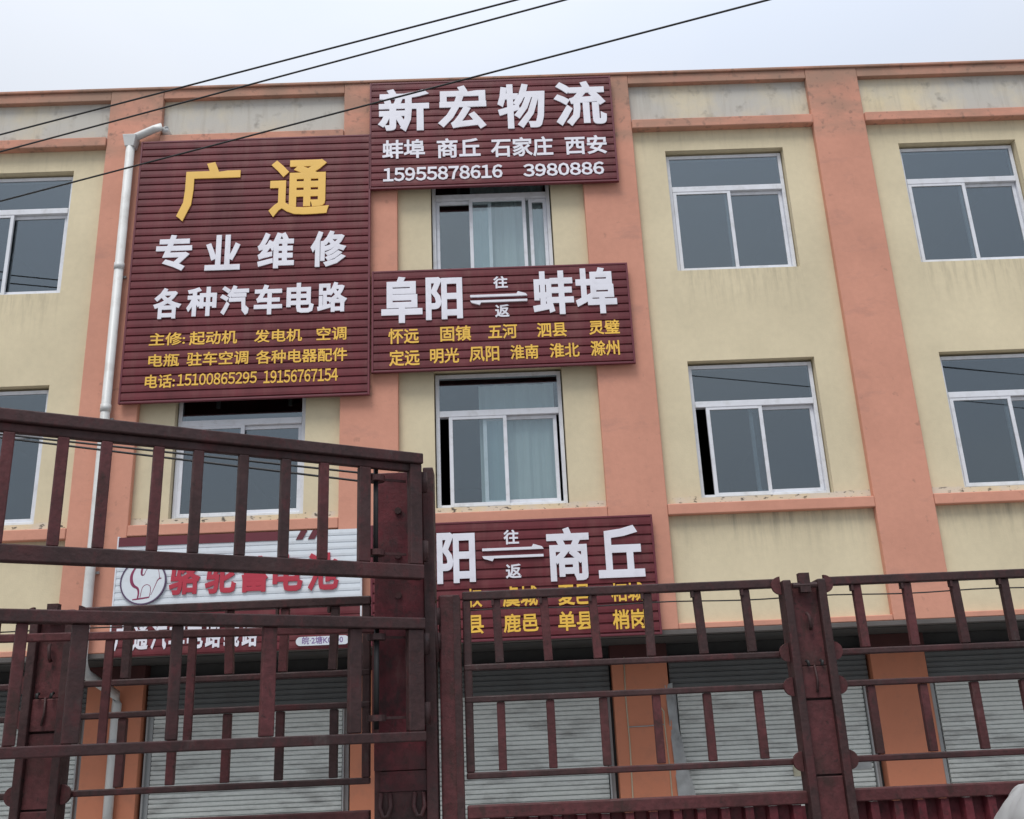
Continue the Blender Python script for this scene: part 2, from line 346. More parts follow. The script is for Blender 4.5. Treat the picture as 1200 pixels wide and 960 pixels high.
# windows: building > window (outer frame) > sash, pane, curtain
def window(c, z, sashes, curtains=()):
    GM = M['clear_glass'] if curtains else M['glass']
    x0, x1 = c-WIN_W/2+0.014, c+WIN_W/2-0.016; z0, z1 = z[0]+0.004, z[1]-0.034
    ya, yb = 0.10, 0.19; fw = 0.052; tz = z1-0.53
    mb = MB()
    mb.box(x0, x0+fw, ya, yb, z0, z1).box(x1-fw, x1, ya, yb, z0, z1).box(x0+fw, x1-fw, ya, yb, z1-fw, z1).box(x0+fw, x1-fw, ya, yb, z0, z0+fw)
    mb.box(x0+fw, x1-fw, ya-0.012, yb, tz-0.085, tz)
    wf = mb.build('window', M['upvc'], bld, bevel=0.004)
    def sub(mb_, name, m_, bev=0): return mb_.build(name, m_, wf, bevel=bev)
    sub(B(x0+fw, x1-fw, 0.115, 0.121, tz, z1-fw), 'transom_pane', GM)
    ix0, ix1 = x0+fw+0.002, x1-fw-0.002; W = ix1-ix0; za, zb = z0+fw, tz-0.087
    for f0, f1, layer in sashes:
        a, b = ix0+W*f0, ix0+W*f1; y0 = ya-0.006 if layer == 0 else ya+0.042; y1 = y0+0.038; s = 0.05
        if layer == 0: pza, pzb = za-0.028, zb+0.012
        else: pza, pzb = za+0.002, zb-0.002
        f = MB().box(a, a+s, y0, y1, pza, pzb).box(b-s, b, y0, y1, pza, pzb).box(a+s, b-s, y0, y1, pzb-s, pzb).box(a+s, b-s, y0, y1, pza, pza+s)
        sub(f, 'sash', M['upvc'], 0.003)
        sub(B(a+s, b-s, y0+0.016, y0+0.021, pza+s, pzb-s), 'pane', GM)
    for f0, f1, zt in curtains:
        a, b = ix0+W*f0, ix0+W*f1; zt_ = z0+(z1-z0)*zt; n = max(6, int((b-a)/0.04)); vs = []; fs = []
        for i in range(n+1):
            x = a+(b-a)*i/n; y = 0.235+0.012*math.sin(i*1.9)+0.01*math.sin(i*0.73)
            vs += [(x, y, z0+0.02), (x, y, zt_), (x, y+0.004, zt_), (x, y+0.004, z0+0.02)]
        for i in range(n):
            o = i*4
            for k in range(4): fs.append((o+k, o+(k+1)%4, o+4+(k+1)%4, o+4+k))
        fs += [(0,1,2,3), (n*4+3, n*4+2, n*4+1, n*4)]
        cu = MB().add(vs, fs); sub(cu, 'curtain', M['curtain'])
    return wf
closed = [(0, 0.525, 0), (0.475, 1.0, 1)]
ajar = [(0.085, 0.56, 0), (0.45, 1.0, 1)]
for i, c in enumerate(cents):
    if i == 3:
        window(c, Z2, [(0.075, 0.56, 0), (0.36, 0.98, 1)], [(0.33, 0.97, 0.93)])
        window(c, Z3, [(0.30, 0.81, 0), (0.0, 0.5, 1), (0.84, 1.0, 1)], [(0.31, 0.985, 0.90)])
    elif i == 4:
        window(c, Z2, ajar); window(c, Z3, closed)
    else:
        window(c, Z2, closed); window(c, Z3, closed)

# ground floor: roller shutters between the orange piers
def slats(x0, x1, y, z0, z1, pitch=0.057):
    n = int((z1-z0)/pitch); p = (z1-z0)/n; prof = []
    for i in range(n):
        z = z0+i*p
        prof += [(y+0.026, z), (y+0.026, z+p*0.17), (y+0.0, z+p*0.20), (y-0.004, z+p*0.5), (y-0.006, z+p*0.96), (y+0.026, z+p*0.98)]
    prof += [(y+0.026, z1), (y+0.04, z1), (y+0.04, z0)]
    return MB().profile(prof, x0, x1)
for i, (a, b) in enumerate(bays):
    a += 0.005; b -= 0.005
    sh = slats(a+0.10, b-0.10, REC+0.02, 0.04, 2.2).build('roller_shutter', M['shutter'], bld)
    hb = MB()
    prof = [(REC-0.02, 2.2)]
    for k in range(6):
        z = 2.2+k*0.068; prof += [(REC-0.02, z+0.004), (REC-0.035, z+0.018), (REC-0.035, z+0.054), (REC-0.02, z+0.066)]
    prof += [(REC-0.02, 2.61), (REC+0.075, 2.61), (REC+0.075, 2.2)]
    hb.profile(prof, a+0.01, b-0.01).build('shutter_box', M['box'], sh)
    for x in (a+0.012, b-0.088):
        MB().box(x, x+0.022, REC-0.025, REC+0.06, 0.01, 2.198).box(x+0.022, x+0.076, REC+0.036, REC+0.06, 0.01, 2.198).build('guide_rail', M['rail'], sh, bevel=0.003)
    MB().box(a+0.10, b-0.10, REC-0.01, REC+0.045, 0.005, 0.038).build('bottom_bar', M['rail'], sh)
    if i == 4:
        q0, q1 = at(929, 897, REC+0.0), at(952, 909, REC+0.0)
        MB().box(q0.x, q1.x, REC+0.002, REC+0.008, q1.z, q0.z).build('torn_sticker', M['sticker'], sh)
        q0, q1 = at(985, 893, REC), at(1022, 901, REC)
        MB().box(q0.x, q1.x, REC+0.002, REC+0.008, q1.z, q0.z).build('torn_sticker', M['film'], sh)
        # loose pale cover strip hanging at the left guide
        n_ = 22; vs_ = []; fs_ = []
        for k_ in range(n_+1):
            t_ = k_/n_; pl_ = at(779+17*t_, 803+140*t_, 0.97); pr_ = at(788+30*t_**1.4, 800+140*t_, 0.97)
            for q_ in range(5):
                u_ = q_/4; pp = pl_.lerp(pr_, u_); yo = 0.018*math.sin(u_*7+k_*0.9)+0.012*math.sin(k_*1.7+q_)
                vs_ += [(pp.x, 0.97+yo, pp.z), (pp.x, 0.974+yo, pp.z)]
        for k_ in range(n_):
            for q_ in range(4):
                o_ = (k_*5+q_)*2; d_ = o_+10; fs_ += [(o_, o_+2, d_+2, d_), (o_+1, d_+1, d_+3, o_+3)]
        MB().add(vs_, fs_).build('cover_strip', M['film'], sh, smooth=True)

# drainpipe: wall outlet, hopper, downpipe on the pilaster, set-back leg on the pier
px = -5.185
dp = MB().tube([(px, PROUD-0.09, 10.10), (px, PROUD-0.09, 2.95), (px, PROUD-0.085, 2.80), (px+0.03, PROUD+0.0, 2.62), (px+0.05, 0.85, 2.42), (px+0.06, REC-0.20, 2.30), (px+0.06, REC-0.20, 2.1), (px+0.06, REC-0.20, 0.05)], 0.062, 14).build('drainpipe', M['pipe'], bld)
hp = MB()
hp.add([(px-0.10,-0.28,10.26),(px+0.10,-0.28,10.26),(px+0.10,-0.105,10.26),(px-0.10,-0.105,10.26),(px-0.065,-0.25,10.08),(px+0.065,-0.25,10.08),(px+0.065,-0.105,10.08),(px-0.065,-0.105,10.08)],
       [(3,2,1,0),(4,5,6,7),(0,1,5,4),(1,2,6,5),(2,3,7,6),(3,0,4,7)])
hp.build('hopper', M['pipe'], dp, bevel=0.008)
MB().tube([(px+0.46, 0.02, 10.40), (px+0.46, -0.13, 10.42), (px+0.42, -0.19, 10.42), (px+0.33, -0.20, 10.38), (px+0.10, -0.195, 10.27), (px+0.03, -0.19, 10.24), (px+0.0, -0.19, 10.2)], 0.058, 14).build('elbow_pipe', M['pipe'], dp)
for z in (8.15, 6.05, 4.0):
    MB().tube([(px, PROUD-0.09, z-0.05), (px, PROUD-0.09, z+0.05)], 0.07, 14).build('pipe_collar', M['pipe'], dp)
    MB().box(px-0.085, px+0.085, PROUD-0.03, PROUD-0.001, z-0.15, z-0.12).build('pipe_bracket', M['rail'], dp)
MB().tube([(px+0.06, REC-0.20, 1.75), (px+0.06, REC-0.20, 1.85)], 0.07, 14).build('pipe_collar', M['pipe'], dp)

# ================================================================ SIGNS
_gl = {}
def glyph_mesh(text, bold, depth, shear=0.0):
    key = (text, bold, depth)
    if key not in _gl and text.isdigit() and len(text) > 1:
        vs, fs = [], []                                   # full-width digits set close together
        for i, ch in enumerate(text):
            v, f, a, b, c, d = glyph_mesh(chr(0xFF10+int(ch)), bold, depth)
            o = len(vs); cx = 0.60*i
            vs += [Vector((p.x-(a+b)/2+cx, p.y, p.z)) for p in v]; fs += [tuple(k+o for k in q) for q in f]
        xs = [v.x for v in vs]; ys = [v.y for v in vs]
        _gl[key] = (vs, fs, min(xs), max(xs), min(ys), max(ys))
    if key not in _gl:
        c = bpy.data.curves.new('lettering', 'FONT'); c.body = text; c.size = 1; c.bevel_depth = bold; c.bevel_resolution = 0; c.extrude = depth/2; c.resolution_u = 2
        o = bpy.data.objects.new('lettering_source', c); COL.objects.link(o)
        dg = bpy.context.evaluated_depsgraph_get(); me = bpy.data.meshes.new_from_object(o.evaluated_get(dg))
        bpy.data.objects.remove(o); bpy.data.curves.remove(c)
        vs = [v.co.copy() for v in me.vertices]; fs = [tuple(p.vertices) for p in me.polygons]; bpy.data.meshes.remove(me)
        xs = [v.x for v in vs]; ys = [v.y for v in vs]
        _gl[key] = (vs, fs, min(xs), max(xs), min(ys), max(ys))
    return _gl[key]
def letters(parent, name, m_, text, box, Y, bold=0.03, thick=0.03, label=None):
    """text fitted to the pixel box (x0,y0,x1,y1) on the sign face at depth Y"""
    x0, y0, x1, y1 = box; xc, yc = (x0+x1)/2, (y0+y1)/2
    X0_, X1_ = at(x0, yc, Y).x, at(x1, yc, Y).x; Zt, Zb = at(xc, y0, Y).z, at(xc, y1, Y).z
    vs, fs, a, b, c, d = glyph_mesh(text, bold*0.72, 1.0)
    sx_, sz_ = (X1_-X0_)/(b-a), (Zt-Zb)/(d-c)
    thick *= 0.36
    v2 = [(X0_+(v.x-a)*sx_, Y-thick/2-v.z*thick, Zb+(v.y-c)*sz_) for v in vs]
    o = MB().add(v2, fs).build(name, m_, parent, label=label)
    return o
def ribbed(x0, x1, z0, z1, yf, yb, pitch, gd=0.020, gh=0.016):
    n = max(1, round((z1-z0)/pitch)); p = (z1-z0)/n; prof = []
    for i in range(n):
        z = z0+i*p; prof += [(yf+gd, z), (yf+gd, z+gh), (yf+0.002, z+gh+0.006), (yf, z+p*0.5), (yf+0.003, z+p-0.002)]
    prof += [(yf+0.003, z1), (yb, z1), (yb, z0)]
    return MB().profile(prof, x0, x1)
YF = -0.20
def sign(name, label, x0, x1, z0, z1, pitch=0.118, m_='maroon', edge='maroon_edge'):
    s = thing(name, label, 'shop sign', ((x0+x1)/2, -0.15, z0))
    ribbed(x0, x1, z0, z1, YF, -0.152, pitch).build('ribbed_panel', M[m_], s)
    t = 0.028
    MB().box(x0-t, x0-0.001, YF-0.004, -0.15, z0-t, z1+t).box(x1+0.001, x1+t, YF-0.004, -0.15, z0-t, z1+t).box(x0-0.001, x1+0.001, YF-0.004, -0.15, z1+0.001, z1+t).box(x0-0.001, x1+0.001, YF-0.004, -0.15, z0-t, z0-0.001).build('edge_trim', M[edge], s, bevel=0.004)
    n = 4
    for k in range(n):
        x = x0+0.15+(x1-x0-0.3)*k/(n-1); MB().box(x-0.025, x+0.025, -0.149, -0.104, z0+0.05, z1-0.05).build('mounting_batten', M['rail'], s)
    return s
def row(s, name, m_, items, bold, thick, Y=YF):
    for t, b in items: letters(s, name, m_, t, b, Y, bold, thick)
WL, GL, YL = M['white_letter'], M['gold_letter'], M['yellow_letter']
# --- big repair sign
s1 = sign('sign_board', 'tallest maroon ribbed sign with gold 广通 heading, beside the white drainpipe', -5.0, -1.70, 6.13, 10.14)
row(s1, 'raised_character', GL, [('广', (209,191,281,259)), ('通', (316,188,386,254))], 0.035, 0.05)
row(s1, 'raised_character', WL, [('专', (183,276,225,318)), ('业', (241,276,282,317)), ('维', (302,273,345,315)), ('修', (364,271,406,313))], 0.045, 0.045)
row(s1, 'raised_character', WL, [('各', (180,338,213,374)), ('种', (219,337,254,371)), ('汽', (258,335,292,370)), ('车', (298,334,331,369)), ('电', (336,332,368,367)), ('路', (372,331,407,366))], 0.045, 0.04)
row(s1, 'text_line', YL, [('主修:', (175,390,217,405)), ('起动机', (222,388,278,404)), ('发电机', (298,386,354,401)), ('空调', (371,383,406,399)),
    ('电瓶', (174,415,210,430)), ('驻车空调', (219,412,291,428)), ('各种电器配件', (300,409,407,425)),
    ('电话:', (170,439,205,455)), ('15100865295', (208,437,301,451)), ('19156767154', (309,433,396,448))], 0.022, 0.012)
# --- top sign
s2 = sign('sign_board', 'maroon ribbed sign at the roofline headed 新宏物流 in white with phone numbers', -1.66, 1.90, 9.27, 11.03)
row(s2, 'raised_character', WL, [('新', (443,105,503,155)), ('宏', (513,101,570,152)), ('物', (583,99,639,151)), ('流', (649,96,710,148))], 0.042, 0.045)
row(s2, 'text_line', WL, [('蚌埠', (448,164,498,186)), ('商丘', (512,162,563,185)), ('石家庄', (575,161,648,184)), ('西安', (662,159,711,181))], 0.032, 0.02)
row(s2, 'text_line', WL, [('15955878616', (449,195,589,211)), ('3980886', (613,191,708,206))], 0.035, 0.02)
# --- middle sign
def arrows(s, x0, x1, yu, yl, slope):
    mb = MB()
    for sgn, y in ((1, yu), (-1, yl)):
        a, b = at(x0, y+slope*(x0-x1)/2*-1, YF), at(x1, y-slope*(x0-x1)/2*-1, YF)
        z0 = (a.z+b.z)/2; h = 0.032
        Y0, Y1 = YF-0.03, YF+0.0
        xa, xb = a.x, b.x
        if sgn > 0: P = [(xa, z0-h/2), (xb, z0-h/2), (xb-0.02, z0+h/2), (xb-0.13, z0+h*1.6), (xb-0.15, z0+h/2), (xa, z0+h/2)]
        else: P = [(xa+0.02, z0-h/2), (xa+0.13, z0-h*1.6), (xa+0.15, z0-h/2), (xb, z0-h/2), (xb, z0+h/2), (xa, z0+h/2)]
        n = len(P); mb.add([(x, Y0, z) for x, z in P]+[(x, Y1, z) for x, z in P], [tuple(range(n)), tuple(range(n, 2*n))[::-1]]+[(i, n+i, n+(i+1)%n, (i+1)%n) for i in range(n)])
    mb.build('double_arrow', M['white_letter'], s)
s3 = sign('sign_board', 'maroon ribbed sign reading 阜阳 蚌埠 between the two curtained windows', -1.62, 1.91, 6.44, 7.90)
row(s3, 'raised_character', WL, [('阜', (447,325,495,379)), ('阳', (499,325,542,375)), ('蚌', (624,318,672,369)), ('埠', (674,314,722,368))], 0.045, 0.045)
row(s3, 'raised_character', WL, [('往', (578,324,595,338)), ('返', (580,357,597,372))], 0.035, 0.02)
arrows(s3, 551, 618, 347, 353.5, -0.03)
row(s3, 'text_line', YL, [('怀远', (455,385,491,403)), ('固镇', (516,382,552,400)), ('五河', (572,380,606,397)), ('泗县', (629,378,664,395)), ('灵璧', (690,375,726,392)),
    ('定远', (456,410,492,429)), ('明光', (504,408,538,426)), ('凤阳', (550,406,585,424)), ('淮南', (598,404,631,421)), ('淮北', (644,402,679,419)), ('滁州', (692,399,726,417))], 0.025, 0.012)
# --- lower sign
s4 = sign('sign_board', 'lowest maroon ribbed sign, reading 阳 商丘, half hidden behind the trailer rails', -1.62, 1.945, 2.83, 4.29)
row(s4, 'raised_character', WL, [('阜', (455,626,503,681)), ('阳', (512,624,557,684)), ('商', (641,618,691,681)), ('丘', (700,616,754,677))], 0.045, 0.045)
row(s4, 'raised_character', WL, [('往', (590,621,608,638)), ('返', (592.5,661,611,678))], 0.035, 0.02)
arrows(s4, 565, 637, 643.5, 652.5, -0.03)
row(s4, 'text_line', YL, [('权', (547,690,565,712)), ('虞城', (589,687,630,711)), ('夏邑', (654,685,692,709)), ('柘城', (716,683,754,705)),
    ('县', (547,721,567,743)), ('鹿邑', (590,719,631,741)), ('单县', (654,716,696,739)), ('梢岗', (718,714,757,737))], 0.03, 0.012)
# --- white battery shop sign
s5 = thing('sign_board', 'white ribbed shop sign with red lettering and round camel emblem', 'shop sign', (-3.31, -0.15, 2.78))
wx0, wx1 = -4.85, -1.775; zs = 3.40
ribbed(wx0, wx1, zs+0.002, 4.285, YF, -0.152, 0.092, 0.008, 0.009).build('ribbed_panel', M['white_panel'], s5)
ribbed(wx0, wx1, 2.80, zs-0.002, YF, -0.152, 0.10, 0.01, 0.011).build('name_strip', M['maroon'], s5, label='maroon strip with white lettering')
for xe in (wx0-0.02, wx1+0.001): MB().box(xe, xe+0.019, YF-0.003, -0.15, 2.78, 4.30).build('edge_trim', M['upvc'], s5)
for xe in (wx0+0.15, wx1-0.2): MB().box(xe, xe+0.05, -0.149, -0.104, 2.9, 4.2).build('mounting_batten', M['rail'], s5)
xa, xb = at(139, 629, YF).x, at(327, 622, YF).x
MB().box(wx0, xb, YF-0.008, YF-0.002, 4.17, 4.285).build('top_stripe', M['maroon_edge'], s5)
st = MB()
for xq in (347, 361):
    a = at(xq, 624, YF).x; q = [(a, 4.17), (a+0.085, 4.17), (a+0.145, 4.285), (a+0.06, 4.285)]
    st.add([(x, YF-0.008, z) for x, z in q]+[(x, YF-0.002, z) for x, z in q], [(0,1,2,3),(7,6,5,4),(0,4,5,1),(1,5,6,2),(2,6,7,3),(3,7,4,0)])
st.build('slanted_stripe', M['maroon_edge'], s5)
row(s5, 'raised_character', M['red_letter'], [('骆', (199,655,235,697)), ('驼', (241,653,277,695.5)), ('蓄', (282,652,315,694)), ('电', (320,650,355,693)), ('池', (360,648,397,692))], 0.045, 0.05)
NT = 8
for k, ch in enumerate('广通汽车电路线路'):
    xw = 134+k*21.4
    letters(s5, 'raised_character', M['white_letter'], ch, (xw, 732-k*0.75, xw+18.5, 763-k*0.75), YF, 0.04, 0.02)
pc = (at(352, 752, YF).x, at(352, 752, YF).z); pe = (at(404, 748, YF).x, pc[1]); hr = 0.054
pl = MB(); n = 12; P = [(pc[0]+hr*math.cos(R(90+180*k/n)), pc[1]+hr*math.sin(R(90+180*k/n))) for k in range(n+1)] + [(pe[0]+hr*math.cos(R(-90+180*k/n)), pe[1]+hr*math.sin(R(-90+180*k/n))) for k in range(n+1)]
n = len(P); pl.add([(x, YF-0.012, z) for x, z in P]+[(x, YF-0.001, z) for x, z in P], [tuple(range(n)), tuple(range(n, 2*n))[::-1]]+[(i, n+i, n+(i+1)%n, (i+1)%n) for i in range(n)])
pill = pl.build('registration_plate', M['white_panel'], s5)
letters(pill, 'plate_text', M['violet_print'], '皖·2塘K0000', (354, 745.5, 402, 754.5), YF-0.012, 0.02, 0.003)
# camel emblem
ec = at(168.4, 682, YF); er = 0.285
em = MB().disc((ec.x, ec.z), er, YF-0.02, YF-0.001).build('emblem', M['white_panel'], s5, label='round white emblem with a line-drawn camel')
MB().disc((ec.x, ec.z), er+0.004, YF-0.026, YF-0.002, r_in=er-0.013).build('emblem_ring', M['ring'], em)
k = er/285.0
def stroke(mb, pts, ws):
    pts = [Vector((ec.x+(x-460)*k, ec.z-(y-442)*k)) for x, y in pts]
    # smooth once
    for _ in range(2):
        q = [pts[0]]
        for i in range(len(pts)-1): q += [pts[i].lerp(pts[i+1], .25), pts[i].lerp(pts[i+1], .75)]
        pts = q+[pts[-1]]
    n_ = len(pts)
    for i in range(n_-1):
        a, b = pts[i], pts[i+1]; t = (b-a)
        if t.length < 1e-6: continue
        t.normalize(); nn = Vector((-t.y, t.x))
        def wd(j): u = j/(n_-1)*(len(ws)-1); i0 = min(int(u), len(ws)-2); return (ws[i0]+(ws[i0+1]-ws[i0])*(u-i0))*k/2
        w0, w1 = wd(i), wd(i+1); q = [a-nn*w0, b+t*0.001-nn*w1, b+t*0.001+nn*w1, a+nn*w0]
        mb.add([(p.x, YF-0.0215, p.y) for p in q]+[(p.x, YF-0.0205, p.y) for p in q], [(0,1,2,3),(7,6,5,4),(0,4,5,1),(1,5,6,2),(2,6,7,3),(3,7,4,0)])
cm = MB()
stroke(cm, [(365,190),(340,215),(385,225),(340,280),(305,360),(315,450),(350,500),(400,520),(415,580),(405,650)], [10,14,16,22,34,40,34,26,20,18])
stroke(cm, [(340,664),(430,655),(548,640)], [12,20,16])
stroke(cm, [(435,645),(445,560),(460,500),(510,475),(555,500),(562,560),(548,640)], [7,7,7,8])
stroke(cm, [(455,205),(440,260),(430,330),(440,365),(470,355),(485,300),(520,262),(555,290),(600,258),(640,285),(655,350),(662,405)], [14,24,26,16,8,6,6,6,6,6,8])
stroke(cm, [(685,405),(645,415),(620,480),(590,560),(568,610)], [16,12,8,6,6])
cm.build('camel_drawing', M['camel'], em)

# ================================================================ TRAILER (stake sided) parked between the camera and the building
TY = -DIST+5.0                       # plane of the side
tr = thing('truck_trailer', 'dark red stake-sided truck trailer with rusty railings in front of the shops', 'trailer', (-0.5, TY+1.1, 0))
TZ = dict(R1=2.318, R2=1.975, R3=1.823, R4=1.474)
TT = 0.048
def stake_panel(x0, x1, bars, low=True):
    mb = MB(); d = 0.05
    mb.box(x0, x1, TY-d/2, TY+d/2, TZ['R1'], TZ['R1']+TT*0.9)
    for kx in ('R2', 'R3', 'R4'):
        mb.box(x0, x1, TY-d/2+0.004, TY+d/2-0.004, TZ[kx], TZ[kx]+TT*0.62)
    for x in ((x0+0.02,) if x0 == -0.20 else (x1-0.02,) if x1 == -0.66 else ()): mb.box(x-0.02, x+0.02, TY-d/2+0.007, TY+d/2-0.007, TZ['R4']+TT*0.62, TZ['R1'])
    p = mb.build('stake_panel', M['truck_dark'], tr, bevel=0.006)
    for x in bars:
        j = random.uniform(-0.007, 0.007); dx = random.uniform(-0.012, 0.012)
        MB().bar((x+j, TY+0.006, TZ['R2']+0.033), (x+j+dx, TY+0.006, TZ['R1']-0.001), 0.042, 0.036, (0,1,0)).build('bar', M['truck' if random.random() < 0.65 else 'truck_dark'], p, bevel=0.004)
        j = random.uniform(-0.006, 0.006)
        MB().bar((x+j, TY+0.006, TZ['R4']+0.033), (x+j, TY+0.006, TZ['R3']-0.001), 0.040, 0.034, (0,1,0)).build('bar', M['truck' if random.random() < 0.65 else 'truck_dark'], p, bevel=0.004)
        # weld plates at the head of the bar
        MB().box(x-0.034, x-0.022, TY-0.02, TY+0.014, TZ['R1']-0.03, TZ['R1']-0.001).build('weld_tab', M['truck_dark'], p)
    return p
stake_panel(-0.20, 1.41, [-0.02, 0.222, 0.472, 0.735, 0.988, 1.24])
stake_panel(1.64, 5.10, [1.80, 2.055, 2.305, 2.552, 2.80, 3.05, 3.3, 3.55, 3.8, 4.05, 4.3, 4.55, 4.8])
stake_panel(-2.11, -0.66, [-1.865, -1.615, -1.353, -1.10, -0.842])
stake_panel(-5.8, -2.33, [-2.53, -2.78, -3.03, -3.28, -3.53, -3.78, -4.03, -4.28, -4.53, -4.78, -5.03, -5.28, -5.53])
# bottom beam and corrugated side board
for x0, x1 in ((-5.8, -0.66), (-0.20, 5.1)):
    MB().box(x0, x1, TY-0.035, TY+0.035, 1.30, 1.358).build('bottom_beam', M['truck'], tr, bevel=0.006)
def corrug(x0, x1, z0, z1):
    n = round((x1-x0)/0.112); p = (x1-x0)/n; q = []
    for i in range(n):
        x = x0+i*p; q += [(x, 0.02), (x+p*0.46, 0.02), (x+p*0.56, -0.022), (x+p*0.90, -0.022)]
    q.append((x1, 0.02))
    vs = []; fs = []
    for x, y in q: vs += [(x, TY+y, z0), (x, TY+y, z1), (x, TY+y+0.006, z1), (x, TY+y+0.006, z0)]
    for i in range(len(q)-1):
        o = i*4
        for kk in range(4): fs.append((o+kk, o+(kk+1)%4, o+4+(kk+1)%4, o+4+kk))
    return MB().add(vs, fs)
for x0, x1 in ((-5.8, -2.33), (-2.11, -0.66), (-0.20, 1.385), (1.64, 5.1)): corrug(x0, x1, 0.85, 1.298).build('side_board', M['truck_red'], tr)
MB().box(-5.8, 5.1, TY+0.05, TY+2.35, 0.85, 0.93).build('bed', M['truck_dark'], tr)
MB().box(-5.8, 5.1, TY+2.36, TY+2.40, 0.75, 1.12).build('far_side_board', M['truck_red'], tr)
MB().box(-5.8, 5.1, TY-0.03, TY+0.049, 0.73, 0.845).build('bed_edge', M['truck_dark'], tr, bevel=0.006)
for y in (TY+0.75, TY+1.55): MB().box(-5.7, 5.0, y-0.06, y+0.06, 0.55, 0.848).build('chassis_beam', M['truck_dark'], tr)
for x in (-4.6, 2.4, 3.6):
    for y0 in (TY+0.12, TY+2.0):
        whl = MB().tube([(x, y0, 0.47), (x, y0+0.03, 0.47), (x, y0+0.24, 0.47), (x, y0+0.27, 0.47)], [0.40, 0.465, 0.465, 0.40], 28).build('wheel', M['black'], tr, smooth=False)
        MB().tube([(x, y0-0.02, 0.47), (x, y0+0.10, 0.47)], 0.25, 20).build('rim', M['rail'], whl, smooth=False)
    MB().tube([(x, TY+0.2, 0.47), (x, TY+2.2, 0.47)], 0.05, 10).build('axle', M['truck_dark'], tr)

def half_ear(mb, x, z, sgn, r=0.045, y=None):
    """half-round gusset that hangs below a rail beside a post"""
    y = TY-0.05 if y is None else y
    mb.disc((x+sgn*0.002, z), r, y, y+0.02, n=12, a0=-90 if sgn > 0 else 90, a1=90 if sgn > 0 else 270)
def post(xc, w_=0.215):
    x0, x1 = xc-w_/2, xc+w_/2; yf = TY-0.085; yb = TY+0.03; fl = 0.042
    mb = MB().box(x0, x0+fl, yf, yb, 0.86, 2.345).box(x1-fl, x1, yf, yb, 0.86, 2.345)
    p = mb.build('side_post', M['truck_dark'], tr, bevel=0.006)
    a, b = x0+fl+0.001, x1-fl-0.001
    MB().box(a, b, yf+0.052, yf+0.062, 0.87, 2.335).build('post_back', M['truck_dark'], p)
    MB().box(a, b, yf+0.035, yf+0.05, 1.93, 2.33).build('post_web', M['truck'], p)
    MB().box(a, b, yf+0.022, yf+0.045, 1.775, 1.925).build('post_web', M['truck'], p, bevel=0.004)
    MB().box(a, b, yf+0.03, yf+0.045, 1.43, 1.765).build('post_web', M['truck'], p)
    MB().box(a, b, yf+0.02, yf+0.045, 0.9, 1.42).build('post_web', M['truck'], p, bevel=0.004)
    for z in (TZ['R1']+0.005, TZ['R2']+0.02, TZ['R3']+0.01, TZ['R4']+0.015):
        for xe, sg in ((x0-0.001, -1), (x1+0.001, 1)):
            e = MB(); half_ear(e, xe, z, sg); e.build('gusset', M['truck'], p)
    lt = MB().box(xc-0.026, xc+0.026, yf-0.012, yf+0.03, 2.28, 2.375).tube([(xc-0.06, yf+0.0, 2.315), (xc+0.06, yf+0.0, 2.315)], 0.014, 8)
    lt.build('top_latch', M['truck_dark'], p, smooth=False)
    MB().tube([(xc-0.005, yf+0.018, 2.18), (xc+0.0, yf+0.0, 2.165), (xc+0.006, yf+0.0, 2.115), (xc+0.006, yf+0.018, 2.10)], 0.009, 8).build('handle', M['truck_dark'], p)
    for sx_ in (-0.035, 0.035): MB().tube([(xc+sx_, yf+0.02, 1.95), (xc+sx_, yf+0.0, 1.945), (xc+sx_*0.9, yf+0.0, 1.925)], 0.008, 8).build('hook', M['black'], p)
    MB().tube([(xc, yf+0.018, 1.93), (xc+0.004, yf+0.012, 1.86), (xc-0.004, yf+0.012, 1.80)], 0.006, 6).build('chain', M['truck_dark'], p)
    return p
post(1.512); post(-2.215); post(5.21)
# end post next to the tall pillar
ep = MB().box(-0.318, -0.212, TY-0.05, TY+0.05, 0.86, 2.345).build('end_post', M['truck'], tr, bevel=0.01)
MB().box(-0.245, -0.212, TY-0.056, TY-0.0505, 0.9, 2.34).build('edge_strip', M['truck_dark'], ep)
for z in (2.24, 2.12): MB().tube([(-0.325, TY-0.055, z-0.04), (-0.325, TY-0.055, z+0.04)], 0.018, 10).build('hinge', M['truck_dark'], ep)
MB().tube([(-0.335, TY-0.07, 2.30), (-0.33, TY-0.075, 2.15), (-0.325, TY-0.07, 2.02)], 0.010, 6).build('chain', M['truck_dark'], ep)
# tall pillar the gates hang on
pl0, pl1 = -0.635, -0.332
pi = MB().box(pl0, pl1-0.055, TY-0.06, TY-0.045, 1.53, 2.985).build('corner_pillar', M['truck_red'], tr, bevel=0.004)
MB().box(pl0+0.036, pl1-0.054, TY-0.034, TY-0.02, 0.86, 2.98).build('pillar_back', M['truck_dark'], pi)
MB().box(pl1-0.053, pl1, TY-0.085, TY+0.06, 0.86, 3.0).build('pillar_angle', M['truck_dark'], pi, bevel=0.006)
MB().box(pl0, pl0+0.035, TY-0.044, TY+0.06, 0.86, 2.98).build('pillar_flange', M['truck_dark'], pi, bevel=0.006)
MB().box(pl0+0.002, pl1-0.057, TY-0.052, TY-0.035, 0.86, 1.435).build('pillar_plate', M['truck_dark'], pi)
MB().box(pl0+0.03, pl1-0.056, TY-0.058, TY-0.046, 1.437, 1.526).build('red_patch', M['truck_red'], pi)
for x in (pl0+0.055, pl1-0.09):
    MB().tube([(x-0.02, TY-0.06, 1.43), (x-0.026, TY-0.075, 1.37), (x-0.01, TY-0.08, 1.33), (x+0.012, TY-0.08, 1.33), (x+0.026, TY-0.075, 1.37), (x+0.02, TY-0.06, 1.43)], 0.011, 8).build('shackle', M['truck_dark'], pi)
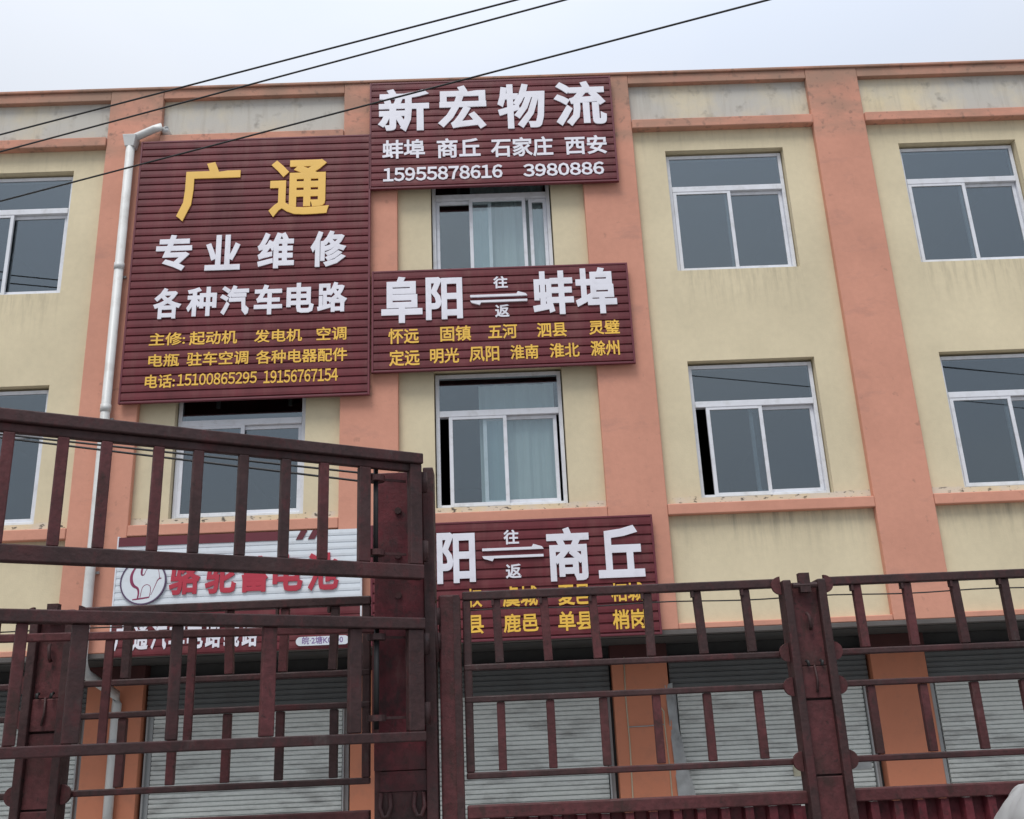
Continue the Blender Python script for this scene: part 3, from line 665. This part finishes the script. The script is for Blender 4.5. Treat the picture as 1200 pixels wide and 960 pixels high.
MB().box(pl1-0.125, pl1-0.105, TY-0.10, TY-0.062, 2.02, 2.2).build('latch_plate', M['truck_dark'], pi)
for z in (2.35, 2.55, 2.78): MB().tube([(pl0+0.12, TY-0.073, z), (pl0+0.12, TY-0.06, z)], 0.018, 8).build('bolt', M['truck_dark'], pi, smooth=False)

# swung-open gates, hinged on the pillar: local axis u runs from the hinge end towards the camera side
def gate_frame_fn(ax, ay, ang):
    dx, dy = -math.cos(R(ang)), -math.sin(R(ang)); nx, ny = -dy, dx        # normal pointing to the camera side
    if ny > 0: nx, ny = -nx, -ny
    def P(u, n_, z): return (ax+dx*u+nx*n_, ay+dy*u+ny*n_, z)
    return P
def gbox(mb, P, u0, u1, n0, n1, z0, z1):
    return mb.add([P(u0,n0,z0),P(u1,n0,z0),P(u1,n1,z0),P(u0,n1,z0),P(u0,n0,z1),P(u1,n0,z1),P(u1,n1,z1),P(u0,n1,z1)],
                  [(0,3,2,1),(4,5,6,7),(0,1,5,4),(1,2,6,5),(2,3,7,6),(3,0,4,7)])
P = gate_frame_fn(-0.386, -DIST+4.82, 29)
GL_ = 2.45
# upper gate
gt = MB()
gbox(gt, P, 0.0, GL_, -0.03, 0.035, 2.985, 3.04)
gbox(gt, P, 0.02, GL_, -0.025, 0.012, 2.945, 2.984)
gbox(gt, P, 0.0, GL_, -0.03, 0.03, 2.405, 2.475)
gbox(gt, P, 0.005, 0.07, -0.02, 0.025, 2.476, 2.984)
gbox(gt, P, 0.275, 0.335, -0.02, 0.02, 2.476, 2.944)
gbox(gt, P, GL_-0.05, GL_, -0.02, 0.02, 2.476, 2.944)
ug = gt.build('upper_gate', M['truck_dark'], tr, bevel=0.006)
for u in (0.51, 0.697, 0.896, 1.10, 1.272, 1.489, 1.662, 1.87, 2.05, 2.22):
    q = gbox(MB(), P, u-0.022, u+0.024, -0.016, 0.018, 2.476, 2.944); q.build('bar', M['truck'] if random.random() < .7 else M['truck_dark'], ug, bevel=0.005)
def latch(P, u, z0, z1, par):
    mb = MB().tube([P(u, -0.03, z0-0.05), P(u, -0.03, z1+0.05)], 0.012, 10)
    rd = mb.build('latch_rod', M['black'], par)
    for z in (z0, z1):
        MB().tube([P(u, -0.03, z-0.014), P(u, -0.03, z+0.014)], 0.045, 14).build('collar', M['truck_dark'], rd, smooth=False)
        gbox(MB(), P, u-0.16, u-0.04, -0.034, -0.026, z-0.006, z+0.006).build('lug', M['truck_dark'], rd)
latch(P, 0.232, 2.53, 2.90, ug)
# lower gate
gt = MB()
gbox(gt, P, 0.0, GL_, -0.03, 0.035, 2.165, 2.218)
gbox(gt, P, 0.0, GL_, -0.03, 0.03, 1.655, 1.70)
gbox(gt, P, 0.005, 0.085, -0.02, 0.025, 1.701, 2.164)
gbox(gt, P, 0.315, 0.375, -0.02, 0.02, 1.701, 2.164)
gbox(gt, P, GL_-0.05, GL_, -0.02, 0.02, 1.701, 2.164)
lgt = gt.build('lower_gate', M['truck_dark'], tr, bevel=0.006)
for u, hw, m_ in ((0.746, 0.031, 'truck'), (1.142, 0.022, 'truck_dark'), (1.525, 0.032, 'truck_dark'), (1.74, 0.022, 'truck'), (1.98, 0.022, 'truck'), (2.2, 0.022, 'truck')):
    gbox(MB(), P, u-hw, u+hw, -0.016, 0.02, 1.701, 2.164).build('bar', M[m_], lgt, bevel=0.005)
latch(P, 0.226, 1.765, 2.13, lgt)
for z in (2.90, 2.55, 2.10, 1.78): MB().tube([P(-0.02, -0.02, z-0.05), P(-0.02, -0.02, z+0.05)], 0.022, 10).build('gate_hinge', M['truck_dark'], pi)
# inner lower leaf, nearly parallel to the side
Pi = gate_frame_fn(-0.60, -DIST+4.87, 8)
gt = MB()
gbox(gt, Pi, 0.0, 2.2, -0.02, 0.02, 2.165, 2.202)
gbox(gt, Pi, 0.0, 2.2, -0.02, 0.02, 1.657, 1.69)
gbox(gt, Pi, 0.0, 0.035, -0.016, 0.016, 1.691, 2.164)
gbox(gt, Pi, 2.165, 2.2, -0.016, 0.016, 1.691, 2.164)
ig = gt.build('inner_gate', M['truck'], tr, bevel=0.005)
for u in (0.874, 1.247, 1.65, 1.95):
    gbox(MB(), Pi, u-0.019, u+0.019, -0.013, 0.013, 1.691, 2.164).build('bar', M['truck'], ig, bevel=0.004)

# ================================================================ wires
def wire(label, cat, pts, r, m_, name='cable', n=6, group=None, seg=24, sag=0.0):
    a, b = Vector(pts[0]), Vector(pts[-1])
    if len(pts) == 2:
        q = []
        for i in range(seg+1):
            t = i/seg; p = a.lerp(b, t); p.z -= sag*4*t*(1-t); q.append(p)
    else: q = pts
    return tag(MB().tube(q, r, n).build(name, m_, None), label, cat, group)
def on_height(x, y, Z):
    d = ray(x, y); return CAM + d*((Z-EYE)/d.z)
for (a, b, Z, lab) in (((0,158), (605,0), 9.0, 'topmost of the three black cables slanting across the sky'),
                       ((0,178), (662,0), 9.0, 'middle one of the three black cables slanting across the sky'),
                       ((0,236), (900,0), 8.3, 'lowest black overhead cable, crossing the tall maroon sign')):
    p, q = on_height(*a, Z), on_height(*b, Z)
    d = (q-p); t0 = (0.0-p.y)/d.y
    e0 = p+d*max(t0, -0.9); e1 = p+d*4
    wire(lab, 'cable', (e0, e1), 0.011, M['black'], 'overhead_cable', group='overhead cables')
# two black wires behind the upper gate, tied to the pillar
for (y0, y1, lab) in ((509, 557, 'upper of two thin black wires running behind the open gate'), (513, 567, 'lower of two thin black wires running behind the open gate')):
    p = at(0, y0, TY+0.1); q = at(440, y1, TY+0.02); q.x = pl0+0.02; p = q+(p-q)*1.8
    wire(lab, 'wire', (p, q), 0.006, M['black'], 'black_wire')
# thin wire strung along the stakes
wp = []
for i in range(45):
    x = -0.2+5.2*i/44; wp.append((x, TY+0.032, 2.272+0.004*math.sin(i*0.9)))
wire('thin wire strung along the trailer railing just under its top rail', 'wire', wp, 0.0035, M['wire'], 'railing_wire')
wire('thin wire on the trailer railing left of the tall pillar', 'wire', [(-5.6+4.95*i/20, TY+0.032, 2.262+0.003*math.sin(i)) for i in range(21)], 0.0035, M['wire'], 'railing_wire')
# wiring on the orange pier
yp = REC-0.125
wire('cream cable running down the left edge of the orange pier', 'cable', [at(731, 770, yp), at(733, 815, yp), at(738, 870, yp), at(742, 940, yp), Vector((at(742, 940, yp).x, yp, 0.05))], 0.010, M['cable'], 'wall_cable', n=8)
wire('grey wire bracketed across the orange pier between two cables', 'wire', [at(737, 852, yp-0.005), at(757, 851, yp-0.012), at(778, 849, yp-0.005)], 0.007, M['rail'], 'cross_wire')
wire('cream cable bending down the right edge of the orange pier', 'cable', [at(766, 818, yp), at(772, 826, yp), at(778, 834, yp), at(779, 850, yp), at(785, 900, yp), at(788, 935, yp), Vector((at(788, 935, yp).x, yp, 0.05))], 0.009, M['cable'], 'wall_cable', n=8)

# ================================================================ white tarpaulin bundle at the lower right
def tarp():
    cx, cy = 2.20, -DIST+3.75
    ht = 1.585; nu, nv = 160, 110; vs = []; fs = []
    from mathutils import noise as NZ
    for j in range(nv+1):
        t = j/nv
        for i in range(nu):
            a = 2*math.pi*i/nu
            r = 0.50*(1-max(0, t-0.66)**2*8.65)**0.5 if t < 1 else 0.0
            r = max(r, 0.0)
            z = ht*t
            q = Vector((math.cos(a)*2.2, math.sin(a)*2.2, z*3.5))
            w1 = NZ.noise(Vector((q.x*0.8, q.y*0.8, z*2+5)))
            cre = 1-abs(math.sin(z*13+a*2.2+w1*3.2)); cre2 = 1-abs(math.sin(z*6-a*4.1+w1*4.5+1.0))
            fold = 0.05*NZ.noise(q*0.7) - 0.11*(1-abs(math.sin(z*11-a*2.2+w1*2.4)))**4 - 0.08*(1-abs(math.sin(z*19+a*1.6+w1*4.0)))**5*(0.6+NZ.noise(q)) + 0.006*NZ.noise(q*5)
            rr = r*(1+fold*1.5)
            vs.append((cx+math.cos(a)*rr, cy+math.sin(a)*rr*0.9, z+(0.04*NZ.noise(q*1.3)+fold*0.6)*min(1, t*3)))
    for j in range(nv):
        for i in range(nu): fs.append((j*nu+i, j*nu+(i+1)%nu, (j+1)*nu+(i+1)%nu, (j+1)*nu+i))
    fs.append(tuple(range(nu))[::-1]); fs.append(tuple(nv*nu+i for i in range(nu)))
    return MB().add(vs, fs).build('covered_load', M['tarp'], None, smooth=True)
tag(tarp(), 'crumpled white tarpaulin over an upright load at the right edge', 'tarpaulin')
